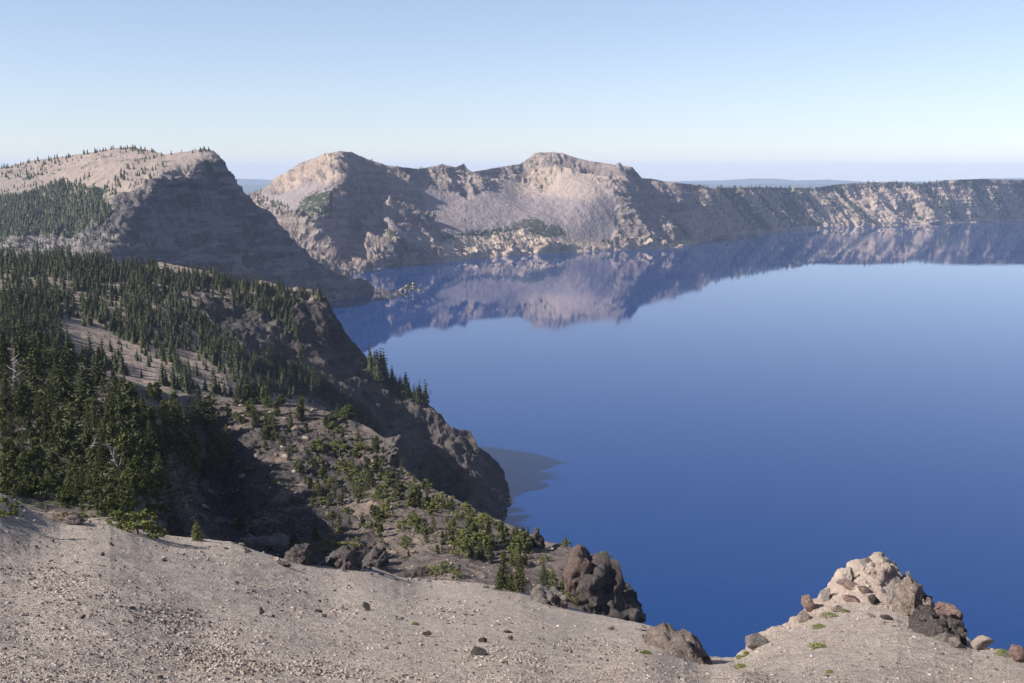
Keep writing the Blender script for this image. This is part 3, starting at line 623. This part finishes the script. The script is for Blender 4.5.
# ------------------------------------------------------------------ plants
def leaf_mat(name, c1, c2, island=False):
    t = NT(name); r = t.n('ShaderNodeNewGeometry').outputs['Random Per Island'] if island else t.n('ShaderNodeObjectInfo').outputs['Random']
    n = t.noise(1.2, 3, t.coords()); f = t.math('ADD', t.math('MULTIPLY', r, .6), t.math('MULTIPLY', n, .6), clamp=True)
    t.color(t.mix(f, c1, c2)); t.b.inputs['Roughness'].default_value = .75; return t.m
ML = {'fir': leaf_mat('fir_needles', (.024,.032,.012), (.075,.08,.026)), 'pine': leaf_mat('pine_needles', (.045,.056,.02), (.10,.105,.034)),
      'bush': leaf_mat('shrub_leaves', (.095,.11,.03), (.17,.175,.055)), 'far': leaf_mat('forest_needles', (.014,.020,.010), (.055,.060,.022), True)}
t = NT('bark'); t.color(t.mix(t.noise(3, 4, t.coords()), (.09,.07,.055), (.18,.15,.125))); M_bark = t.m
t = NT('dead_wood'); t.color(t.mix(t.noise(6, 4, t.coords()), (.15,.135,.12), (.26,.24,.215))); M_dead = t.m
def tris(C, s, r, axis=None, flat=0.0):
    n = len(C); a = r.normal(size=(n, 3)); a /= np.linalg.norm(a, axis=1)[:, None]
    if axis is not None: a = axis+a*.55; a /= np.linalg.norm(a, axis=1)[:, None]
    b = r.normal(size=(n, 3)); b -= a*(a*b).sum(1)[:, None]; b /= np.linalg.norm(b, axis=1)[:, None]
    if flat: b[:, 2] *= 1-flat
    s = np.asarray(s)[:, None] if np.ndim(s) else s
    V = np.stack([C+a*s, C-a*s*.6+b*s*.5, C-a*s*.6-b*s*.5], 1).reshape(-1, 3); return V, np.arange(3*n).reshape(n, 3)
def fir_np(seed, levels=26, nb=11, cl=7, wid=.17, leaf=.042):
    r = np.random.RandomState(seed); C, A, S = [], [], []
    lean = r.uniform(-.02, .02, 2); side = r.uniform(0, 6.28)
    for k in range(levels):
        f = k/(levels-1); z = .02+.96*f; L = wid*(1-f)**.75*r.uniform(.7, 1.15)+.012
        for a in np.linspace(0, 6.28, nb, endpoint=False)+r.uniform(0, 6.28):
            a += r.uniform(-.3, .3); l = L*r.uniform(.55, 1.2)*(1+.18*math.cos(a-side)); dr = -.25-r.uniform(0, .25)
            if r.rand() < .07: continue
            for q in np.linspace(.15, 1, cl):
                C.append((math.cos(a)*l*q+lean[0]*z+r.normal()*.008, math.sin(a)*l*q+lean[1]*z+r.normal()*.008, z+l*q*dr+q*q*l*.25+r.normal()*.006)); A.append((math.cos(a), math.sin(a), -.1)); S.append(leaf*r.uniform(.7, 1.3)*(1-.5*f))
    return tris(np.array(C), np.array(S), r, np.array(A))
def clump_np(seed, n=16, per=70, w=.34, h=1.0, leaf=.035, low=.05):
    r = np.random.RandomState(seed); C = []
    for k in range(n):
        z = low+(h-low)*r.uniform(0, 1)**.9; rad = w*(1-(z/h)**1.6)**.5*r.uniform(.2, .95); a = r.uniform(0, 6.28)
        c = np.array([math.cos(a)*rad, math.sin(a)*rad, z]); q = r.normal(size=(per, 3)); q /= np.linalg.norm(q, axis=1)[:, None]
        C.append(c+q*np.array([.12, .12, .10])*r.uniform(.5, 1.1)*r.uniform(.4, 1, (per, 1)))
    C = np.concatenate(C); C[:, 2] = np.maximum(C[:, 2], .01)
    return tris(C, leaf*r.uniform(.6, 1.3, len(C)), r)
def trunk_np(h, r0, seed=0, n=6, seg=6):
    r = np.random.RandomState(seed); V = []
    off = np.cumsum(r.normal(size=(seg+1, 2))*.006, 0); off -= off[0]
    for k in range(seg+1):
        z = -.05+(h+.05)*k/seg; rad = r0*(1-k/seg)**.8+.002
        for a in np.linspace(0, 6.28, n, endpoint=False): V.append((math.cos(a)*rad+off[k, 0], math.sin(a)*rad+off[k, 1], z))
    Fc = [(k*n+i, k*n+(i+1) % n, (k+1)*n+(i+1) % n, (k+1)*n+i) for k in range(seg) for i in range(n)]
    return np.array(V), np.array(Fc)
FIR = [(mesh_np('crown', *fir_np(s, levels=lv, wid=wd), ML['fir']), mesh_np('trunk', *trunk_np(.97, .018, s), M_bark)) for s, lv, wd in ((1,26,.25),(2,20,.30),(3,28,.21),(4,22,.27),(5,17,.34))]
PINE = [(mesh_np('crown', *clump_np(s, int(n*1.5), 60, w*1.15, 1.0, .055), ML['pine']), mesh_np('trunk', *trunk_np(.85, .03, s), M_bark)) for s, n, w in ((11,20,.24),(12,26,.30),(13,16,.20),(14,30,.36),(15,14,.17))]
YFIR = [(mesh_np('crown', *fir_np(s, levels=16, nb=9, cl=6, wid=wd*1.2, leaf=.055), ML['pine']), mesh_np('trunk', *trunk_np(.95, .022, s), M_bark)) for s, wd in ((21,.22),(22,.18),(23,.26))]
BUSH = [(mesh_np('foliage', *clump_np(s, 34, 60, .85, .75, .05, .0), ML['bush']), mesh_np('stem', *trunk_np(.4, .04, s), M_bark)) for s in (31, 32, 33)]
KINDS = {'fir': (FIR, 'conifer', 'tree'), 'pine': (PINE, 'small_pine', 'tree'), 'yfir': (YFIR, 'young_conifer', 'tree'), 'bush': (BUSH, 'shrub', 'shrub')}
NIND = [0]
def plant(kind, loc, h, label, group=None, wide=1.0):
    meshes, nm, cat = KINDS[kind]; c, tk = random.choice(meshes)
    o = bpy.data.objects.new(nm, None); COL.objects.link(o); o.location = loc; o.rotation_euler = (0, 0, random.uniform(0, 6.28)); o.scale = (h*wide, h*wide, h); o.empty_display_size = .1
    o['label'] = label; o['category'] = cat
    if group: o['group'] = group
    link(c.name.split('.')[0], c, o); link(tk.name.split('.')[0], tk, o); NIND[0] += 1; return o
def plant_px(kind, px, py, hp, label, group=None, wide=1.0):
    h = cast(px, py)
    k = 0
    while (h is None or h[0] == 'far_caldera_wall') and k < 12: k += 1; h = cast(px, py+k)
    if h is None: return
    return plant(kind, h[1]-Vector((0, 0, .05)), hp*math.hypot(h[1][0], h[1][1])/F, label, group, wide)
for a in [('bush',138,534,30,'big bright green shrub at the gravel edge beside the shaded hollow',1.35),('bush',118,527,20,'lower left lobe of shrub growing against the big bright shrub',1.2),('bush',156,538,17,'low green shrub right against the big bright shrub',1.1),
          ('bush',6,517,24,'green shrub at the left border casting its shadow on the gravel',1.0),('bush',64,522,13,'yellow green shrub above the pile of stones',1.0),('bush',82,523,14,'olive shrub just right of the yellow green shrub above the stones',.9),
          ('yfir',197,541,22,'single little conifer standing at the gravel edge right of the big shrub',1.3),('yfir',240,526,22,'half shaded little conifer at the mouth of the dark hollow',1.2),
          ('yfir',294,543,24,'slim young conifer left of the shrub clump on the gravel edge',1.0),('yfir',316,540,26,'pointed young conifer in the middle of the shrub clump',1.1),('yfir',339,532,21,'round topped young conifer above the shrub clump',1.3),
          ('bush',305,552,17,'left shrub of the clump on the dark lava outcrops',1.1),('bush',324,553,19,'middle shrub of the clump on the dark lava outcrops',1.2),('bush',342,556,20,'right shrub of the clump on the dark lava outcrops',1.2),('bush',356,548,14,'small shrub at the upper right end of the outcrop clump',1.0),
          ('bush',441,575,15,'rounded bright shrub behind the gravel edge left of the firs',1.3),('bush',424,573,10,'low shrub left of the rounded bright shrub',1.3),('bush',457,577,12,'shrub right of the rounded bright shrub',1.0),
          ('fir',503,589,38,'tall dark fir, left one of the pair on the gravel edge',1.0),('fir',519,591,40,'tall dark fir, right one of the pair on the gravel edge',1.0),('fir',511,591,20,'small fir squeezed between the pair of tall dark firs',1.2),
          ('yfir',498,590,20,'short fir at the left foot of the tall dark pair',1.1),('fir',488,548,32,'tall dark fir on the shrubby slope above the fir pair',1.0),('fir',544,588,28,'dark fir at the foot of the red rock knob, left one',1.1),('yfir',553,592,26,'light green fir at the foot of the red rock knob',1.1),
          ('fir',526,566,16,'small dark fir above the right fir of the pair',1.1),('yfir',534,545,14,'little conifer right by the rock spire',1.0),('bush',566,542,9,'tuft of green shrub on top of the red rock knob',1.2),('bush',604,556,9,'green shrub on top of the dark lava crag',1.4),
          ('bush',567,600,10,'shrub low between the red knob and the lava crag',1.2),('yfir',577,604,15,'small bright conifer below the red rock knob',1.0),('yfir',566,540,13,'tiny pointed tree on top of the red rock knob',.7),
          ('pine',265,402,16,'bushy rounded pine, biggest on the rib crest',1.6),('pine',245,404,12,'bushy pine just left of the biggest pine of the rib crest',1.4),
          ('fir',88,418,62,'tallest dark fir standing alone left of the open slope',1.1),('fir',38,405,58,'tall dark fir above the left forest, near the border',1.0),('fir',66,402,48,'tall dark fir between the two tallest left firs',1.1),('fir',110,440,44,'broad dark fir right of the tallest left fir',1.1)]:
    plant_px(a[0], a[1], a[2], a[3], a[4], wide=a[5])
ZONES = [
 ([(230,415),(345,425),(400,470),(400,545),(330,520),(280,450)], 90, (6,16), ('pine','bush','yfir','pine'), 'little tree on the rough rock right of the dark hollow', 'little trees on the rough rock'),
 ([(0,350),(50,352),(110,392),(150,420),(160,450),(120,450),(0,430)], 80, (16,38), ('fir','fir','fir','yfir','pine'), 'dark conifer in the dense upper stand at the left of the slope', 'conifers in the dense upper left stand'),
 ([(0,430),(120,445),(168,455),(168,500),(100,510),(0,492)], 80, (14,34), ('fir','pine','yfir','pine'), 'conifer in the shaded lower stand just above the left gravel', 'conifers in the lower left stand'),
 ([(100,375),(160,395),(165,405),(110,395)], 12, (9,18), ('yfir','pine'), 'small conifer at the bright bare strip above the left forest', 'small conifers at the bare strip'),
 ([(150,398),(250,402),(310,408),(350,422),(340,440),(260,430),(170,425)], 60, (9,20), ('pine','pine','yfir'), 'small sunlit pine along the crest of the rib', 'sunlit pines along the rib crest'),
 ([(110,420),(200,420),(230,450),(200,490),(160,470)], 44, (18,36), ('pine','yfir','fir'), 'small tree on the left brow of the shaded hollow', 'trees on the brow of the hollow'),
 ([(345,450),(400,468),(440,498),(420,520),(370,510),(340,475)], 34, (8,18), ('yfir','pine','bush'), 'small tree on the upper part of the shrubby slope beyond the hollow', 'trees on the upper shrubby slope'),
 ([(420,495),(480,517),(530,540),(520,570),(450,555),(400,530)], 70, (8,22), ('pine','yfir','bush'), 'small tree scattered over the lower shrubby slope towards the water', 'trees on the lower shrubby slope'),
 ([(360,520),(430,535),(480,570),(440,575),(380,555)], 16, (7,13), ('bush','pine'), 'low shrub behind the middle of the gravel edge', 'shrubs behind the gravel edge'),
 ([(540,555),(575,565),(580,600),(560,600),(535,580)], 10, (8,15), ('yfir','bush'), 'shrub between the fir pair and the red rock knob', 'shrubs by the red knob'),
 ([(210,440),(340,450),(340,520),(260,520)], 30, (6,13), ('pine','bush','yfir'), 'stunted shrub inside the dark hollow', 'stunted shrubs in the hollow')]
for poly, n, hr, kinds, lab, grp in ZONES:
    for k in range(n):
        x, y = inside(poly); plant_px(random.choice(kinds), x, y, random.uniform(*hr)*random.choice((.7, 1, 1)), lab, grp, random.uniform(.9, 1.3))
UG = [clump_np(s+70, 7, 22, .6, .6, .09, 0) for s in range(5)]; up = []
for poly, n, hr in [([(0,352),(60,365),(150,410),(200,440),(180,520),(100,515),(0,495)], 1300, (.6, 3.2)), ([(150,398),(310,405),(385,440),(350,450),(170,440)], 220, (.4, 1.6)), ([(345,450),(480,515),(560,555),(520,575),(400,560),(340,490)], 330, (.4, 1.5)), ([(560,550),(610,556),(600,600),(560,600)], 26, (.4, 1))]:
    for k in range(n):
        x, y = inside(poly); h = cast(x, y, ('rocky_rib',))
        if h is None: continue
        V, Fc = random.choice(UG); up.append((V*random.uniform(*hr)+np.array(h[1]), Fc))
V, Fc = catm(up); link('undergrowth', mesh_np('undergrowth', V, Fc, leaf_mat('undergrowth_leaves', (.04,.05,.018), (.11,.12,.035), True)), kind='stuff', label='low scrub covering the ground between the trees', category='undergrowth')
# dead trees
def snag(px, py, hp, label, seed, lean=.2):
    hit = cast(px, py); r = random.Random(seed); parts = []
    if hit is None: return
    h = hp*math.hypot(hit[1][0], hit[1][1])/F
    o = bpy.data.objects.new('dead_tree', None); COL.objects.link(o); o.location = hit[1]; o['label'] = label; o['category'] = 'dead tree'; o.rotation_euler = (0, lean, 0)
    V, Fc = trunk_np(1, .03, seed); link('trunk', mesh_np('trunk', V*h, Fc, M_dead), o)
    for k in range(9):
        V, Fc = trunk_np(.35*(1-k/14), .012, seed+k); R = Matrix.Rotation(r.uniform(0, 6.28), 3, 'Z') @ Matrix.Rotation(r.uniform(.8, 1.3), 3, 'Y')
        parts.append((V@np.array(R).T+[0, 0, .25+.07*k], Fc))
    V, Fc = catm(parts); link('branch', mesh_np('branch', V*h, Fc, M_dead), o)
snag(123, 478, 44, 'bleached dead tree leaning in the left forest', 3, -.35); snag(84, 462, 34, 'grey dead snag beside the tall left firs', 5, .5); snag(15, 402, 50, 'bare grey snag at the left border of the forest', 8, .05)
snag(68, 290, 20, 'thin grey snag standing over the far forest', 11, .05)
V, Fc = trunk_np(1, .06, 4); hit = cast(103, 521)
if hit:
    o = link('bleached_log', mesh_np('bleached_log', V*2.0, Fc, M_dead)); o.location = hit[1]+Vector((-1, 0, .12)); o.rotation_euler = (0, 1.5, .1); o['label'] = 'short bleached log lying left of the big bright shrub'; o['category'] = 'log'
# cushion plants
def cushion(px, py, w, h, label, yellow=True):
    hit = cast(px, py)
    if hit is None: return
    s = math.hypot(hit[1][0], hit[1][1])/F; r = np.random.RandomState(int(px)); n = 420
    q = r.normal(size=(n, 3)); q[:, 2] = abs(q[:, 2]); q /= np.linalg.norm(q, axis=1)[:, None]; q *= r.uniform(.5, 1, (n, 1))*(1+.25*perlin(q*2+px)[:, None])
    V, Fc = tris(q*[w*s/2, w*s*.6, h*s*.7], .05+.012*w*s, r); o = link('cushion_plant', mesh_np('cushion_plant', V, Fc, ML['bush'])); o.location = hit[1]; o['label'] = label; o['category'] = 'plant'
for a in [(818,648,20,6,'brightest yellow green cushion plant on the middle of the knoll slope'),(820,628,16,4,'thin strip of straw green plants above the brightest cushion'),(830,617,20,5,'upper olive cushion strip on the knoll slope'),(846,612,9,3,'tiny cushion plant at the right end of the upper strip'),
          (741,668,14,5,'green cushion plant at the lower left of the knoll'),(747,655,8,5,'small green cushion beside the slab at the knoll\'s left corner'),(741,658,10,3,'flat olive cushion between gravel slope and knoll'),(1004,656,17,9,'green and yellow plant between the pale boulder and the pinkish edge boulder'),
          (646,654,14,3,'pale green grass tuft on the gravel under the broken outcrop'),(415,625,9,3,'straw coloured tuft beside the reddish wedge stone'),(830,673,8,3,'small tuft at the bottom of the knoll slope'),(726,657,9,3,'green tuft in the dip between the slopes'),(300,562,9,5,'green tuft between the dark lava outcrops')]:
    cushion(*a)

# ------------------------------------------------------------------ far island
hit_d = float(dwater(410, 291)); q = pt(410, 291, hit_d)
crag_blocks = []; r = np.random.RandomState(2); W = 24*hit_d/F
prof = P_(0,.1,.25,.45,.4,.7,.5,.55,.62,1,.75,.5,1,.1)
for k in range(16):
    u = (k+.5)/16; top = prof(u)*W*.42
    for z in np.arange(-2, max(top-2, 0)+.1, 3.5): crag_blocks.append(((u-.5)*W*.92, r.uniform(-4, 4), z, r.uniform(3.0, 4.6)))
V, Fc = crag_np(5, crag_blocks, 3); isl = link('rocky_islet', mesh_np('rocky_islet', V, Fc, MR['grey'])); isl.location = (q[0], q[1], 0); isl['label'] = 'small jagged rocky islet near the far left shore'; isl['category'] = 'island'
for dx, hh in ((-4, 9), (2, 12), (6, 8), (9, 10)):
    plant('fir', (q[0]+dx, q[1], prof(dx/W+.5)*W*.42-3), hh, 'dark tree growing on the small rocky islet', 'trees on the islet', 1.4)
q = pt(378, 293, float(dwater(378, 293))); V, Fc = rock_np(77, 3); o = link('shore_rock', mesh_np('shore_rock', V, Fc, MR['pale'])); o.location = (q[0], q[1], 0); o.scale = (9, 6, 5); o['label'] = 'tiny pale rock in the water off the tip of the shaded mountain'; o['category'] = 'rock'

# ------------------------------------------------------------------ far forests: one object
def skirt_np(seed, lv, ns):
    r = np.random.RandomState(seed); parts = []
    for k in range(lv):
        f = k/lv; z0 = .05+.8*f; z1 = z0+(1-f)*.30+.14; rad = (.20*(1-f)+.03)*r.uniform(.85, 1.15); a = np.linspace(0, 6.28, ns*2, endpoint=False)+r.uniform(0, 3)
        rr = rad*np.where(np.arange(ns*2) % 2, r.uniform(.45, .7, ns*2), r.uniform(.85, 1.25, ns*2)); zz = z0-.03+r.uniform(-.03, .03, ns*2)
        V = np.concatenate([[[r.normal()*.01, r.normal()*.01, min(z1, 1.0)]], np.stack([np.cos(a)*rr, np.sin(a)*rr, zz], -1)])
        parts.append((V, np.array([(0, 1+i, 1+(i+1) % (ns*2)) for i in range(ns*2)])))
    return catm(parts)
MID = [catm([(lambda a: (a[0]*[.85, .85, .93], a[1]))(skirt_np(s+80, 6, 4)), fir_np(s+60, 10, 5, 3, wd*1.3, .08)]) for s, wd in enumerate((.17,.2,.15,.22,.18,.25,.16,.2))]; FAR = [skirt_np(s+20, 3, 3) for s in range(6)]
FP = []
def forest(poly, n, hm, names, base, excl=(), clump=0, thr=-.1, tall=1.0):
    for k in range(n):
        x, y = inside(poly)
        if any(inp1(x+random.gauss(0, 2), y+random.gauss(0, 1.5), e) for e in excl): continue
        h = cast(x, y, names)
        if h is None: continue
        if clump and perlin(np.array(h[1])/clump)+random.uniform(-.15, .15) < thr: continue
        V, Fc = random.choice(base); s = random.uniform(*hm)*random.choice((1, 1, .85, .55, 1.2)); a = random.uniform(0, 6.28); ca, sa = math.cos(a), math.sin(a); W = V*s
        W = np.stack([W[:, 0]*ca-W[:, 1]*sa, W[:, 0]*sa+W[:, 1]*ca, W[:, 2]], -1); FP.append((W+np.array(h[1])-[0, 0, .4], Fc))
HN = ('forested_headland',)
forest([(0,259),(120,262),(240,286),(285,300),(300,345),(310,398),(250,400),(190,394),(100,368),(0,346)], 2500, (5, 14), HN, MID, BARE[:5]+[[(196,300),(270,318),(300,345),(300,370),(262,366),(235,345),(205,322)]])
forest([(0,300),(60,300),(60,352),(0,346)], 260, (9, 14), HN, MID)
forest([(0,258),(90,257),(110,261),(240,285),(250,290),(0,275)], 420, (9, 15), HN, MID)
forest([(205,270),(245,284),(330,298),(325,303),(240,292)], 70, (7, 13), HN, MID)
forest([(262,282),(290,292),(300,320),(285,318),(262,300)], 60, (8, 12), HN, MID)
forest([(250,370),(300,388),(350,415),(385,440),(372,425),(320,385),(270,360)], 260, (10, 16), HN, MID)
forest([(369,364),(385,372),(405,388),(428,401),(424,406),(395,396),(370,374)], 60, (14, 24), HN, MID)
forest([(410,478),(430,480),(465,500),(465,512),(430,500),(410,488)], 34, (14, 24), HN, MID)
forest([(110,330),(240,345),(230,395),(100,350)], 60, (5, 9), HN, MID)
B1 = ('shaded_cliff_mountain',)
forest([(0,196),(20,196),(60,182),(100,192),(112,214),(100,224),(45,236),(0,236)], 1500, (12, 19), B1, FAR)
forest([(0,170),(100,152),(215,151),(185,163),(160,172),(120,200),(60,185),(0,196)], 700, (7, 15), B1, FAR, (), 90, .0)
forest([(0,168),(30,162),(115,148),(115,150),(30,164),(0,170)], 50, (10, 16), B1, FAR)
forest([(0,235),(110,220),(118,250),(60,255),(0,262)], 260, (8, 14), B1, FAR)
forest([(120,146),(150,150),(215,150),(215,153),(150,153),(120,150)], 60, (9, 15), B1, FAR)
FW = ('far_caldera_wall',)
forest([(690,186),(760,188),(820,188),(870,183),(1024,181),(1024,184),(820,191),(690,188)], 700, (14, 22), FW, FAR)
forest([(690,188),(1024,184),(1024,216),(840,224),(740,232),(700,235)], 3600, (8, 14), FW, FAR, (), 120, .0)
forest([(440,234),(500,229),(535,216),(560,236),(560,246),(500,246),(445,250)], 300, (6, 11), FW, FAR, (), 80, -.05)
forest([(240,193),(262,191),(262,196),(300,212),(280,215),(240,197)], 160, (10, 16), FW, FAR)
forest([(305,195),(335,185),(338,215),(290,215)], 60, (9, 14), FW, FAR)
forest([(344,153),(410,168),(500,168),(540,156),(540,159),(500,170),(410,171),(344,156)], 60, (7, 13), FW, FAR)
V, Fc = catm(FP); print('forest trees', len(FP), 'faces', len(Fc), 'individual plants', NIND[0])
link('distant_forest', mesh_np('distant_forest', V, Fc, ML['far']), kind='stuff', label='dark conifer forest covering the headland and the far mountains', category='forest')
